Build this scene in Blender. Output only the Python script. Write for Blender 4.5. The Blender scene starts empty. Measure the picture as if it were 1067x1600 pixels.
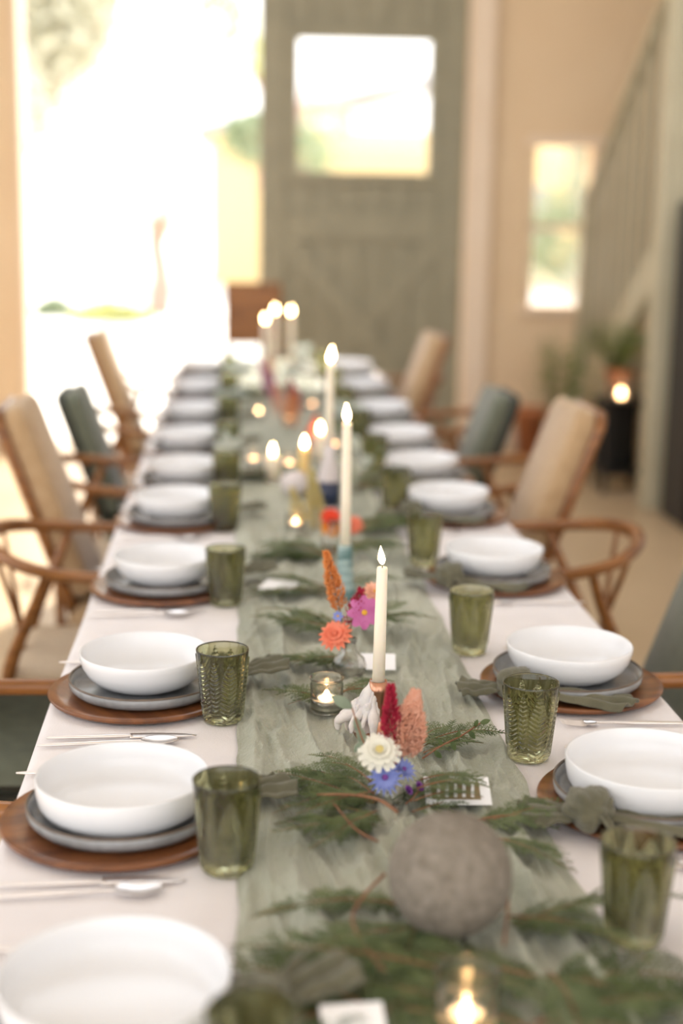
import bpy, math, random
import numpy as np
from mathutils import Vector, Matrix, noise
random.seed(7)
S = bpy.context.scene
C = S.collection
PI = math.pi
# ------------------------------------------------------------------ camera
F, W, H = 2222.0, 1067.0, 1600.0
_d = Vector((-168.5, 471.0, -F)); _a = 375 - 533.5
_v = Vector((_a, -((_d[0]*_a + F*F)/471.0), -F))
YW = _d.normalized(); ZW = (-_v).normalized(); XW = YW.cross(ZW)
RC = Matrix((XW, YW, ZW))                       # camera axes -> world
CAM = Vector((0, 0, 1.54))
def at(px, py, z=0.755):
    r = RC @ Vector((px-533.5, 800-py, -F)); return CAM + r*((z-CAM.z)/r.z)
def aty(px, py, y):
    r = RC @ Vector((px-533.5, 800-py, -F)); return CAM + r*(y/r.y)
cam = bpy.data.objects.new('camera', bpy.data.cameras.new('camera')); C.objects.link(cam); S.camera = cam
cam.matrix_world = Matrix.Translation(CAM) @ RC.to_4x4()
cam.data.sensor_fit = 'VERTICAL'; cam.data.sensor_height = 36; cam.data.sensor_width = 24
cam.data.lens = 36*F/H; cam.data.clip_end = 500
cam.data.dof.use_dof = True; cam.data.dof.aperture_fstop = 1.5; cam.data.dof.focus_distance = 2.12
# ------------------------------------------------------------------ light
S.view_settings.view_transform = 'Standard'; S.view_settings.look = 'None'; S.view_settings.gamma = 1
S.view_settings.exposure = 0.62
wd = bpy.data.worlds.new('sky'); S.world = wd; wd.use_nodes = True
wn = wd.node_tree.nodes; wl = wd.node_tree.links
bg = wn['Background']; bg.inputs['Strength'].default_value = 2.0
tc = wn.new('ShaderNodeTexCoord'); sp = wn.new('ShaderNodeSeparateXYZ'); cr = wn.new('ShaderNodeValToRGB')
wl.new(tc.outputs['Generated'], sp.inputs[0]); wl.new(sp.outputs['Z'], cr.inputs[0]); wl.new(cr.outputs[0], bg.inputs['Color'])
cr.color_ramp.elements[0].position = 0.0; cr.color_ramp.elements[0].color = (1.0, .97, .93, 1)
cr.color_ramp.elements[1].position = 0.8; cr.color_ramp.elements[1].color = (.86, .92, 1.0, 1)
sun = bpy.data.objects.new('sun', bpy.data.lights.new('sun', 'SUN')); C.objects.link(sun)
sun.data.energy = 9; sun.data.color = (1, .93, .82); sun.data.angle = .02
sun.rotation_euler = Vector((.22, 1, .62)).to_track_quat('Z', 'Y').to_euler()
# ------------------------------------------------------------------ materials
def mat(name, col, rough=.6, col2=None, scale=20, bump=0, bscale=None, metal=0, trans=0, ior=1.45, emit=0, ecol=None, sss=0, spec=.5,
        coat=0, stretch=None, detail=4, thin=0, ramp=(.35, .65), sheen=0, translu=0):
    m = bpy.data.materials.new(name); m.use_nodes = True
    n = m.node_tree.nodes; l = m.node_tree.links; b = n['Principled BSDF']
    b.inputs['Base Color'].default_value = (*col, 1); b.inputs['Roughness'].default_value = rough
    b.inputs['Metallic'].default_value = metal; b.inputs['Transmission Weight'].default_value = trans
    b.inputs['IOR'].default_value = ior; b.inputs['Specular IOR Level'].default_value = spec
    b.inputs['Coat Weight'].default_value = coat; b.inputs['Sheen Weight'].default_value = sheen
    if sss:
        b.inputs['Subsurface Weight'].default_value = sss; b.inputs['Subsurface Radius'].default_value = (.02, .012, .006)
        b.inputs['Subsurface Scale'].default_value = .5
    if emit:
        b.inputs['Emission Color'].default_value = (*(ecol or col), 1); b.inputs['Emission Strength'].default_value = emit
    t = n.new('ShaderNodeTexCoord'); mp = n.new('ShaderNodeMapping'); l.new(t.outputs['Object'], mp.inputs[0])
    if stretch: mp.inputs['Scale'].default_value = stretch
    if col2:
        nz = n.new('ShaderNodeTexNoise'); nz.inputs['Scale'].default_value = scale; nz.inputs['Detail'].default_value = detail
        l.new(mp.outputs[0], nz.inputs['Vector'])
        r = n.new('ShaderNodeValToRGB'); l.new(nz.outputs[0], r.inputs[0]); l.new(r.outputs[0], b.inputs['Base Color'])
        r.color_ramp.elements[0].position = ramp[0]; r.color_ramp.elements[1].position = ramp[1]
        r.color_ramp.elements[0].color = (*col, 1); r.color_ramp.elements[1].color = (*col2, 1)
    if bump:
        nb = n.new('ShaderNodeTexNoise'); nb.inputs['Scale'].default_value = bscale or scale*3; nb.inputs['Detail'].default_value = 5
        l.new(mp.outputs[0], nb.inputs['Vector']); bp = n.new('ShaderNodeBump'); bp.inputs['Strength'].default_value = bump
        bp.inputs['Distance'].default_value = .004; l.new(nb.outputs[0], bp.inputs['Height']); l.new(bp.outputs[0], b.inputs['Normal'])
    out = n['Material Output']
    if thin:     # share of the surface that lets light straight through (glass, gauze)
        tr = n.new('ShaderNodeBsdfTransparent'); tr.inputs[0].default_value = (*[c**.35 for c in col], 1)
        mx = n.new('ShaderNodeMixShader'); mx.inputs[0].default_value = thin
        l.new(b.outputs[0], mx.inputs[1]); l.new(tr.outputs[0], mx.inputs[2]); l.new(mx.outputs[0], out.inputs[0])
    if translu:
        tr = n.new('ShaderNodeBsdfTranslucent'); tr.inputs[0].default_value = (*col, 1)
        mx = n.new('ShaderNodeMixShader'); mx.inputs[0].default_value = translu
        l.new(b.outputs[0], mx.inputs[1]); l.new(tr.outputs[0], mx.inputs[2]); l.new(mx.outputs[0], out.inputs[0])
    return m
M = dict(
 floor=mat('polished_floor', (.50, .36, .21), .33, (.58, .43, .27), 1.2, .05, 30),
 wall=mat('cream_wall', (.84, .645, .43), .85, (.87, .68, .465), 2, .1, 80),
 trim=mat('cream_trim', (.88, .72, .56), .5, (.90, .75, .60), 3),
 ceil=mat('ceiling_paint', (.84, .82, .79), .9),
 sage=mat('sage_paint', (.29, .27, .19), .45, (.33, .305, .215), 6, .15, 60),
 stair=mat('stair_paint', (.47, .42, .29), .5, (.52, .47, .33), 5),
 black=mat('black_lacquer', (.008, .006, .004), .5, (.014, .009, .006), 8),
 pane=mat('window_glass', (1, 1, 1), .02, trans=1, thin=.9, spec=.5),
 cloth=mat('linen_tablecloth', (.73, .685, .69), .8, (.79, .745, .75), 9, .25, 420, sheen=.2),
 runner=mat('gauze_runner', (.30, .31, .235), .9, (.43, .435, .345), 7, 1.0, 200, sheen=.25, stretch=(1, .45, 1)),
 napkin=mat('olive_linen', (.10, .095, .058), .9, (.145, .135, .085), 14, .5, 500, sheen=.25),
 porcelain=mat('white_porcelain', (.77, .775, .80), .22, (.81, .815, .84), 4, spec=.5),
 stoneware=mat('grey_stoneware', (.165, .165, .165), .25, (.36, .37, .385), 16, .12, 60, ramp=(.3, .72)),
 stonerim=mat('bronze_glaze_rim', (.10, .07, .05), .3, (.16, .12, .09), 40),
 acacia=mat('acacia_wood', (.085, .026, .009), .32, (.27, .10, .032), 5, .1, 60, stretch=(1, 7, 1), ramp=(.3, .7), coat=.2),
 oak=mat('oiled_chair_wood', (.17, .062, .014), .3, (.30, .12, .03), 6, .05, 80, stretch=(1, 1, 8), coat=.15),
 cord=mat('woven_cord', (.60, .46, .31), .85, (.70, .56, .40), 50, .6, 200, stretch=(1, 6, 1)),
 tan=mat('tan_upholstery', (.42, .275, .145), .85, (.49, .335, .19), 30, .3, 400, sheen=.3),
 forest=mat('grey_green_upholstery', (.10, .11, .075), .8, (.125, .135, .095), 30, .3, 400, sheen=.3),
 darkwood=mat('black_stained_wood', (.012, .014, .009), .5, (.02, .022, .014), 20),
 steel=mat('brushed_cutlery', (.78, .73, .70), .28, metal=1),
 gglass=mat('green_pressed_glass', (.50, .50, .29), .0, trans=1, ior=1.5, thin=.06),
 cglass=mat('clear_glass', (.97, .97, .95), .02, trans=1, ior=1.5, thin=.15),
 wax=mat('ivory_wax', (.86, .78, .64), .45, sss=.35),
 ywax=mat('honey_wax', (.80, .58, .24), .45, sss=.3),
 drip=mat('dripped_wax', (.60, .54, .52), .5, (.74, .69, .66), 40, .3, 120, sss=.2),
 wick=mat('wick', (.02, .015, .01), .9),
 flame=mat('flame', (1, .62, .26), .5, emit=38, ecol=(1, .66, .32)),
 softflame=mat('near_flame', (1, .7, .35), .5, emit=7, ecol=(1, .72, .40)),
 cup_glow=mat('orange_tealight_glow', (1, .45, .16), .5, emit=16, ecol=(1, .42, .15)),  # orange of the cup reflections put into the dim tealights' emission
 glow=mat('tealight_flame', (1, .5, .18), .5, emit=45, ecol=(1, .62, .28)),
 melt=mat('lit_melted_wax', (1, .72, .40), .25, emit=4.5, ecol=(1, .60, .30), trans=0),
 copper=mat('copper', (.50, .26, .17), .28, metal=1),
 teal=mat('teal_glaze', (.10, .19, .19), .3, (.34, .44, .43), 14, .2, 60, stretch=(1, 1, 5), ramp=(.42, .58)),
 navy=mat('navy_glaze', (.02, .03, .07), .3),
 felt=mat('grey_stone', (.155, .13, .10), .95, (.27, .235, .195), 95, 1.0, 200, detail=10, ramp=(.3, .7)),
 palestone=mat('pale_stone', (.62, .56, .56), .8, (.70, .64, .64), 12, .3, 90),
 cedar=mat('cedar_green', (.06, .095, .03), .6, (.18, .22, .085), 30, translu=.3),
 cedar2=mat('cedar_light_green', (.11, .15, .06), .75, (.21, .25, .12), 30, translu=.3),
 twig=mat('red_brown_twig', (.19, .075, .035), .7, (.30, .14, .07), 60),
 euca=mat('eucalyptus_leaf', (.22, .27, .19), .6, (.30, .35, .26), 20, translu=.3),
 dusty=mat('silver_leaf', (.50, .56, .50), .7, (.62, .67, .62), 20, translu=.3),
 card=mat('white_card', (.90, .89, .90), .35),
 print=mat('brown_print', (.17, .12, .05), .6, (.26, .19, .09), 60),
 crimson=mat('crimson_plume', (.34, .008, .03), .8, (.5, .02, .06), 90),
 peach=mat('peach_plume', (.80, .38, .25), .8, (.90, .52, .38), 90),
 orange=mat('orange_plume', (.72, .22, .05), .8, (.85, .34, .10), 60),
 coral=mat('coral_petal', (.85, .20, .11), .6, (.92, .32, .20), 50, translu=.25),
 pink=mat('salmon_petal', (.85, .30, .24), .6, translu=.25),
 white=mat('white_petal', (.88, .86, .76), .6, translu=.25),
 blue=mat('blue_petal', (.20, .25, .62), .6, (.30, .36, .75), 60, translu=.25),
 purple=mat('purple_petal', (.30, .09, .42), .6, translu=.25),
 magenta=mat('pink_cosmos_petal', (.55, .13, .36), .6, (.66, .2, .46), 40, translu=.25),
 yellow=mat('yellow_centre', (.75, .42, .05), .7),
 limegold=mat('yellow_green_plume', (.62, .50, .18), .8, (.7, .6, .28), 60),
 redorange=mat('red_petal', (.75, .06, .02), .6),
 marigold=mat('marigold_petal', (.85, .30, .01), .6),
 pot=mat('terracotta', (.48, .17, .07), .8, (.56, .22, .10), 14),
 fern=mat('houseplant_leaf', (.20, .27, .07), .7, (.32, .38, .13), 20, translu=.3),
 gravel=mat('pale_gravel', (.78, .74, .66), .95, (.86, .82, .75), 3),
 bark=mat('red_brown_bark', (.42, .24, .20), .9, (.50, .32, .26), 10),
 leafout=mat('garden_leaf', (.26, .32, .19), .8, (.38, .42, .28), 2, translu=.35),
 leafpale=mat('pale_garden_leaf', (.58, .57, .45), .8, (.68, .66, .54), 2, translu=.35),
 leafyel=mat('yellow_garden_leaf', (.60, .60, .26), .8, translu=.35),
 stucco=mat('pale_stucco', (.74, .54, .28), .9),
 roof=mat('grey_roof', (.34, .32, .33), .8),
)
# ------------------------------------------------------------------ mesh helpers
class MB:
    def __init__(s): s.v = []; s.f = []
    def add(s, vs, fs):
        o = len(s.v); s.v += [tuple(v) for v in vs]; s.f += [tuple(i+o for i in f) for f in fs]; return s
    def box(s, x0, x1, y0, y1, z0, z1, mtx=None, bev=0):
        if bev:
            b = min(bev, (x1-x0)/2.1, (y1-y0)/2.1, (z1-z0)/2.1)
            vs = []
            for sx, X in ((-1, x0), (1, x1)):
                for sy, Y in ((-1, y0), (1, y1)):
                    for sz, Z in ((-1, z0), (1, z1)):
                        vs += [(X, Y-sy*b, Z-sz*b), (X-sx*b, Y, Z-sz*b), (X-sx*b, Y-sy*b, Z)]
            idx = lambda i, j, k, a: ((i*2+j)*2+k)*3+a
            fs = [tuple(idx(i, j, k, a) for a in ((0, 1, 2) if (i+j+k) % 2 else (2, 1, 0))) for i in (0, 1) for j in (0, 1) for k in (0, 1)]
            for i in (0, 1):
                fs.append([idx(i, 0, 0, 0), idx(i, 0, 1, 0), idx(i, 1, 1, 0), idx(i, 1, 0, 0)][::1 if i == 0 else -1])
                fs.append([idx(0, i, 0, 1), idx(1, i, 0, 1), idx(1, i, 1, 1), idx(0, i, 1, 1)][::1 if i == 0 else -1])
                fs.append([idx(0, 0, i, 2), idx(0, 1, i, 2), idx(1, 1, i, 2), idx(1, 0, i, 2)][::1 if i == 0 else -1])
            for i in (0, 1):
                for j in (0, 1):
                    fs.append((idx(i, j, 0, 0), idx(i, j, 0, 1), idx(i, j, 1, 1), idx(i, j, 1, 0)))
                    fs.append((idx(i, 0, j, 0), idx(i, 0, j, 2), idx(i, 1, j, 2), idx(i, 1, j, 0)))
                    fs.append((idx(0, i, j, 1), idx(0, i, j, 2), idx(1, i, j, 2), idx(1, i, j, 1)))
        else:
            vs = [(x, y, z) for x in (x0, x1) for y in (y0, y1) for z in (z0, z1)]
            fs = [(0, 1, 3, 2), (4, 6, 7, 5), (0, 4, 5, 1), (2, 3, 7, 6), (0, 2, 6, 4), (1, 5, 7, 3)]
        if mtx: vs = [mtx @ Vector(v) for v in vs]
        return s.add(vs, fs)
    def lathe(s, prof, n=32, c=(0, 0, 0), closed=True):
        vs = []; fs = []; k = len(prof)
        for i in range(n):
            a = 2*PI*i/n
            for r, z in prof: vs.append((c[0]+r*math.cos(a), c[1]+r*math.sin(a), c[2]+z))
        for i in range(n):
            j = (i+1) % n
            for q in range(k-1): fs.append((i*k+q, j*k+q, j*k+q+1, i*k+q+1))
        if closed:
            for q, fl in ((0, 1), (k-1, 0)):
                if prof[q][0] > 1e-5:
                    loop = [i*k+q for i in range(n)]; fs.append(tuple(loop[::-1] if fl else loop))
        return s.add(vs, fs)
    def tube(s, pts, rad, n=8, smooth=4, flat=None):
        pts = [Vector(p) for p in pts]; rs = rad if isinstance(rad, (list, tuple)) else [rad]*len(pts)
        if smooth and len(pts) > 2:
            P = []; R = []
            for i in range(len(pts)-1):
                p0 = pts[max(i-1, 0)]; p1 = pts[i]; p2 = pts[i+1]; p3 = pts[min(i+2, len(pts)-1)]
                for q in range(smooth):
                    t = q/smooth
                    P.append(.5*((2*p1)+(p2-p0)*t+(2*p0-5*p1+4*p2-p3)*t*t+(3*p1-p0-3*p2+p3)*t**3)); R.append(rs[i]*(1-t)+rs[i+1]*t)
            P.append(pts[-1]); R.append(rs[-1])
        else: P, R = pts, list(rs)
        vs = []; fs = []; up = Vector((0, 0, 1)); last = None
        for i, p in enumerate(P):
            t = (P[min(i+1, len(P)-1)]-P[max(i-1, 0)]).normalized()
            if last is None: u = t.cross(up if abs(t.z) < .95 else Vector((1, 0, 0))).normalized()
            else: u = (last - t*last.dot(t)).normalized()
            last = u; w = t.cross(u)
            fl = flat or 1
            for k in range(n):
                a = 2*PI*k/n; vs.append(p + u*math.cos(a)*R[i] + w*math.sin(a)*R[i]*fl)
        L = len(P)
        for i in range(L-1):
            for k in range(n): fs.append((i*n+k, i*n+(k+1) % n, (i+1)*n+(k+1) % n, (i+1)*n+k))
        fs.append(tuple(range(n))[::-1]); fs.append(tuple((L-1)*n+k for k in range(n)))
        return s.add(vs, fs)
    def grid(s, nu, nv, fn):
        vs = [fn(i/(nu-1), j/(nv-1)) for i in range(nu) for j in range(nv)]
        fs = [(i*nv+j, (i+1)*nv+j, (i+1)*nv+j+1, i*nv+j+1) for i in range(nu-1) for j in range(nv-1)]
        return s.add(vs, fs)
    def ball(s, r, c=(0, 0, 0), nu=24, nv=14, sc=(1, 1, 1), fn=None):
        vs = [(0, 0, -1)]+[(math.sin(PI*j/nv)*math.cos(2*PI*i/nu), math.sin(PI*j/nv)*math.sin(2*PI*i/nu), -math.cos(PI*j/nv)) for j in range(1, nv) for i in range(nu)]+[(0, 0, 1)]
        fs = [(0, 1+(i+1) % nu, 1+i) for i in range(nu)]
        for j in range(nv-2):
            for i in range(nu): fs.append((1+j*nu+i, 1+j*nu+(i+1) % nu, 1+(j+1)*nu+(i+1) % nu, 1+(j+1)*nu+i))
        e = len(vs)-1; fs += [(e, 1+(nv-2)*nu+i, 1+(nv-2)*nu+(i+1) % nu) for i in range(nu)]
        out = []
        for v in vs:
            v = Vector(v); k = r*(1+(fn(v) if fn else 0)); out.append((c[0]+v.x*k*sc[0], c[1]+v.y*k*sc[1], c[2]+v.z*k*sc[2]))
        return s.add(out, fs)
    def obj(s, name, m, parent=None, smooth=True, **kw):
        me = bpy.data.meshes.new(name); me.from_pydata([tuple(v) for v in s.v], [], s.f); me.update()
        if smooth:
            me.polygons.foreach_set('use_smooth', [True]*len(me.polygons))
        me.materials.append(m); o = bpy.data.objects.new(name, me); C.objects.link(o)
        if smooth == 'sharp': me.set_sharp_from_angle(angle=.7)
        if parent: o.parent = parent
        for k, v in kw.items(): o[k] = v
        return o
def tag(o, label, cat, group=None):
    o['label'] = label; o['category'] = cat
    if group: o['group'] = group
    return o
def thing(name, label, cat, loc=(0, 0, 0), rz=0, group=None):
    o = bpy.data.objects.new(name, None); C.objects.link(o); o.location = loc; o.rotation_euler = (0, 0, rz)
    o.empty_display_size = .05
    return tag(o, label, cat, group)
def dup(root, label, loc, rz=0, group=None, sc=None):
    r = root.copy(); C.objects.link(r); r.location = loc; r.rotation_euler = (0, 0, rz); r['label'] = label
    if group: r['group'] = group
    if sc: r.scale = (sc, sc, sc)
    for ch in list(root.children):
        c = ch.copy(); C.objects.link(c); c.parent = r
        for g in list(ch.children):
            d = g.copy(); C.objects.link(d); d.parent = c
    return r
def struct(name, mb, m, parent=None, smooth=False):
    o = mb.obj(name, m, parent, smooth)
    if not parent: o['kind'] = 'structure'
    return o
# ------------------------------------------------------------------ room shell
CX = .211                                        # table centre line
YB = 9.4
struct('floor', MB().box(-3.6, 3.6, -4, YB+.25, -.1, 0), M['floor'])
cl_ = MB()
for a in ((-3.6, 3.6, 6.35, YB+.25), (-3.6, -1.8, -4, 6.35), (1.8, 3.6, -4, 6.35), (-1.8, 1.8, -4, 4.2)): cl_.box(a[0], a[1], a[2], a[3], 4.2, 4.3)
struct('ceiling', cl_, M['ceil'])      # gap over the middle, added out of view to brighten the room
OL, OR_, OT = -1.345, 1.42, 3.05
WL, WR, WB, WT = 1.935, 2.36, .95, 1.98
wb = MB()
for a in ((-3.6, OL, 0, 4.2), (OL, OR_, OT, 4.2), (OR_, WL, 0, 4.2), (WL, WR, 0, WB), (WL, WR, WT, 4.2), (WR, 3.6, 0, 4.2)):
    wb.box(a[0], a[1], YB, YB+.25, a[2], a[3])
struct('wall_back', wb, M['wall'])
wl_ = MB()
for a in ((-4, -2.6, 0, 4.2), (-2.6, 1.2, 0, .8), (-2.6, 1.2, 3.2, 4.2), (1.2, 1.8, 0, 4.2), (1.8, 5.0, 0, .8), (1.8, 5.0, 3.2, 4.2), (5.0, YB, 0, 4.2)):
    wl_.box(-3.6, -3.4, a[0], a[1], a[2], a[3])
struct('wall_left', wl_, M['ceil'])
struct('wall_right', MB().box(3.4, 3.6, -4, YB, 0, 4.2), M['ceil'])
t = struct('trim_1', MB().box(1.50, 1.66, YB-.09, YB, 0, 4.15, bev=.008), M['trim'])
t = struct('trim_2', MB().box(OL-.02, OL+.012, YB-.04, YB+.25, 0, OT, bev=.004), M['trim'])
for k, (a, b) in enumerate(((-3.4, OL-.02), (1.66, 2.30))):
    struct('baseboard_back' if not k else 'baseboard_back.001', MB().box(a, b, YB-.02, YB, 0, .12, bev=.004), M['trim'])
# window beside the stairs
w = bpy.data.objects.new('window_1', None); C.objects.link(w); w['kind'] = 'structure'
for nm, bx in (('sill', (WL-.05, WR+.05, YB-.05, YB+.02, WB-.05, WB)), ('head', (WL-.05, WR+.05, YB-.03, YB, WT, WT+.06)),
               ('sash_rail', (WL, WR, YB+.02, YB+.06, 1.44, 1.485)), ('stile', (WL, WL+.03, YB+.02, YB+.06, WB, WT)), ('stile', (WR-.03, WR, YB+.02, YB+.06, WB, WT))):
    MB().box(*bx, bev=.004).obj(nm, M['trim'], w, False)
for z0, z1 in ((WB, 1.44), (1.485, WT)): MB().box(WL+.03, WR-.03, YB+.035, YB+.041, z0, z1).obj('pane', M['pane'], w, False)
struct('sun_blocker', MB().box(1.6, 3.4, YB+.25, 11.4, 2.12, 2.18), M['trim'])     # added overhang, out of view, keeps sun through the small window off the floor
# sliding barn door
DL, DR, DT = .165, 1.475, 3.12
dy = YB-.09
door = bpy.data.objects.new('door_1', None); C.objects.link(door); door['kind'] = 'structure'; door.location = ((DL+DR)/2, dy, 0)
def dpart(name, x0, x1, y0, y1, z0, z1, m='sage', bev=.006): return MB().box(x0-(DL+DR)/2, x1-(DL+DR)/2, y0-dy, y1-dy, z0, z1, bev=bev).obj(name, M[m], door, False)
wx0, wx1, wz0, wz1 = .405, 1.24, 1.79, 2.60
npl = 8
for i in range(npl):
    x0 = DL+(DR-DL)*i/npl; x1 = DL+(DR-DL)*(i+1)/npl-.006; dpart('tongue', x1-.002, x1+.012, dy+.012, dy+.026, .03, DT-.02, bev=0) if i < npl-1 and (x1 < wx0 or x1 > wx1) else None
    if x0 < wx0 < x1: dpart('plank', x0, wx0, dy, dy+.03, wz0, wz1)
    if x0 < wx1 < x1: dpart('plank', wx1, x1, dy, dy+.03, wz0, wz1)
    if wx0 < x1 < wx1: [dpart('tongue', x1-.002, x1+.012, dy+.012, dy+.026, *q, bev=0) for q in ((.03, wz0), (wz1, DT-.02))]
    if x1 < wx0 or x0 > wx1: dpart('plank', x0, x1, dy, dy+.03, .02, DT)
    else:
        dpart('plank', x0, x1, dy, dy+.03, .02, wz0); dpart('plank', x0, x1, dy, dy+.03, wz1, DT)
dpart('stile', DL, DL+.17, dy-.022, dy, .02, DT); dpart('stile', DR-.17, DR, dy-.022, dy, .02, DT)
for z0, z1 in ((.02, .22), (1.36, 1.55), (DT-.17, DT)): dpart('rail', DL+.17, DR-.17, dy-.022, dy, z0, z1)
for sgn in (1, -1):
    L = math.hypot(DR-DL-.34, 1.14); a = math.atan2(1.14, DR-DL-.34)*sgn
    MB().box(-L/2, L/2, -.018, 0, -.065, .065, mtx=Matrix.Translation((0, 0 if sgn > 0 else -.002, .79)) @ Matrix.Rotation(-a, 4, 'Y')).obj('brace', M['sage'], door, False)
for bx in ((wx0-.07, wx0, wz0-.07, wz1+.07), (wx1, wx1+.07, wz0-.07, wz1+.07), (wx0, wx1, wz0-.07, wz0), (wx0, wx1, wz1, wz1+.07)):
    dpart('window_frame', bx[0], bx[1], dy-.03, dy+.035, bx[2], bx[3])
dpart('pane', wx0, wx1, dy+.01, dy+.016, wz0, wz1, 'pane', 0)
tr = MB().box(-1.6, 1.75, YB-.1, YB-.085, 3.16, 3.21).obj('door_track', M['black'], None, False); tag(tr, 'black steel track that the grey-green sliding door hangs from', 'door track')
# ------------------------------------------------------------------ staircase on the right
st = thing('staircase', 'sage painted staircase with straight balusters climbing along the right wall', 'staircase', (2.30, 8.2, 0))
SX = 2.30
rz_ = lambda y: 1.486+.676*(9.54-y)
sz_ = lambda y: .925+.611*(8.524-y)
def slab(y0, y1, f0, f1, x0, x1):
    vs = []
    for y in (y0, y1):
        for z in (f0(y), f1(y)):
            for x in (x0, x1): vs.append((x-SX, y-8.2, z))
    return MB().add(vs, [(0, 1, 3, 2), (4, 6, 7, 5), (0, 4, 5, 1), (2, 3, 7, 6), (0, 2, 6, 4), (1, 5, 7, 3)])
slab(7.48, 9.38, lambda y: rz_(y)-.03, lambda y: rz_(y)+.03, SX-.035, SX+.035).obj('handrail', M['stair'], st, False)
slab(7.48, 9.38, lambda y: sz_(y)-.26, sz_, SX-.02, SX+.02).obj('stringer', M['stair'], st, False)
bm0 = None
y = 7.56
while y < 9.3:
    h0, h1 = sz_(y)-.01, rz_(y)-.02
    if h1 > h0+.05: MB().box(-.016, .016, y-8.218, y-8.182, h0, h1).obj('baluster', M['stair'], st, False)
    y += .19
for i in range(6):
    yy = 9.1-.28*i; zz = .35+.1736*i
    if zz < 4: MB().box(.02, 1.05, yy-8.2-.3, yy-8.2, zz-.04, zz, bev=.004).obj('tread', M['stair'], st, False)
slab(8.45, 9.36, lambda y: .0, lambda y: max(.02, sz_(y)-.27), SX-.015, SX+.015).obj('under_panel', M['stair'], st, False)
MB().box(-.04, .04, 1.09, 1.18, 0, 1.70, bev=.006).obj('newel_post', M['stair'], st, False)
struct('wall_stair', MB().box(2.36, 3.4, 7.40, 7.45, 0, 4.2), M['stair'])
p = MB().box(2.185, 2.325, 7.30, 7.44, 0, 4.2, bev=.01).obj('post', M['stair'], None, False); tag(p, 'full-height pale sage square post in front of the staircase', 'post')
cb = thing('tall_cabinet', 'black tall cabinet at the right edge behind the sage post', 'cabinet', (2.80, 6.98, 0))
MB().box(-.55, .55, -.15, .25, 0, 1.62, bev=.01).obj('body', M['black'], cb, False)
for s in (-1, 1):
    d_ = MB().box(s*.27-.26, s*.27+.26, -.175, -.152, .06, 1.58, bev=.004).obj('door', M['black'], cb, False)
    MB().tube([(s*.04, -.195, .7), (s*.04, -.195, .9)], .006, smooth=0).obj('handle', M['darkwood'], d_)
# plant corner
ps = thing('plant_stand', 'dark wooden stand beside the sage post carrying plant and candle', 'stand', (2.20, 7.90, 0))
MB().box(-.13, .13, -.13, .13, .50, .53, bev=.004).obj('top', M['black'], ps, False)
MB().box(-.12, .12, -.12, .12, .10, .13, bev=.004).obj('shelf', M['black'], ps, False)
for sx in (-1, 1):
    for sy in (-1, 1): MB().box(sx*.11-.014, sx*.11+.014, sy*.11-.014, sy*.11+.014, 0, .5).obj('leg', M['black'], ps, False)
MB().box(-.115, .115, .08, .1, .13, .5).obj('back_panel', M['black'], ps, False)
def fronds(n, r, h, m, seed, droop=.5, lw=.012):
    rnd = random.Random(seed); mb = MB()
    for i in range(n):
        a = rnd.uniform(0, 2*PI); L = r*rnd.uniform(.6, 1.1); hh = h*rnd.uniform(.5, 1)
        for k in range(9):
            t = (k+1)/9; x = L*t; z = hh*math.sin(t*PI*.75)-droop*L*t*t*.6
            for s in (-1, 1):
                c = Vector((math.cos(a)*x, math.sin(a)*x, z)); d = Vector((math.cos(a+s*.9), math.sin(a+s*.9), rnd.uniform(-.3, .3)))
                w_ = Vector((-d.y, d.x, .3)).normalized()*lw*(1.1-.6*t); l_ = lw*3.4*(1.1-.5*t)
                mb.add([c, c+d*l_*.5+w_, c+d*l_, c+d*l_*.5-w_], [(0, 1, 2, 3)])
    return mb
pp = thing('potted_plant', 'bushy green houseplant in terracotta pot on the dark stand', 'plant', (2.20, 7.97, .532))
MB().lathe([(.0, 0), (.055, 0), (.075, .13), (.083, .13), (.083, .155), (.07, .155), (.066, .12), (0, .12)], 24).obj('pot', M['pot'], pp)
g = fronds(80, .26, .34, None, 3).obj('foliage', M['fern'], pp); g.location = (-.03, 0, .12)
p2 = thing('trailing_plant', 'green trailing plant on the floor against the stair panel', 'plant', (1.98, 8.5, 0))
MB().lathe([(.0, 0), (.08, 0), (.11, .2), (.10, .2), (.095, .17), (0, .17)], 24).obj('pot', M['pot'], p2)
g = fronds(60, .2, .7, None, 5, .2, .016).obj('foliage', M['fern'], p2); g.location = (0, 0, .16)
pt = thing('terracotta_planter', 'small terracotta planter on the floor below the back wall window', 'planter', (1.93, 9.1, 0))
MB().lathe([(0, 0), (.07, 0), (.10, .26), (.115, .26), (.115, .31), (.095, .31), (.09, .24), (0, .24)], 28).obj('pot', M['pot'], pt)
MB().lathe([(0, .25), (.09, .25), (0, .262)], 16, closed=False).obj('soil', M['wick'], pt)
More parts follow.
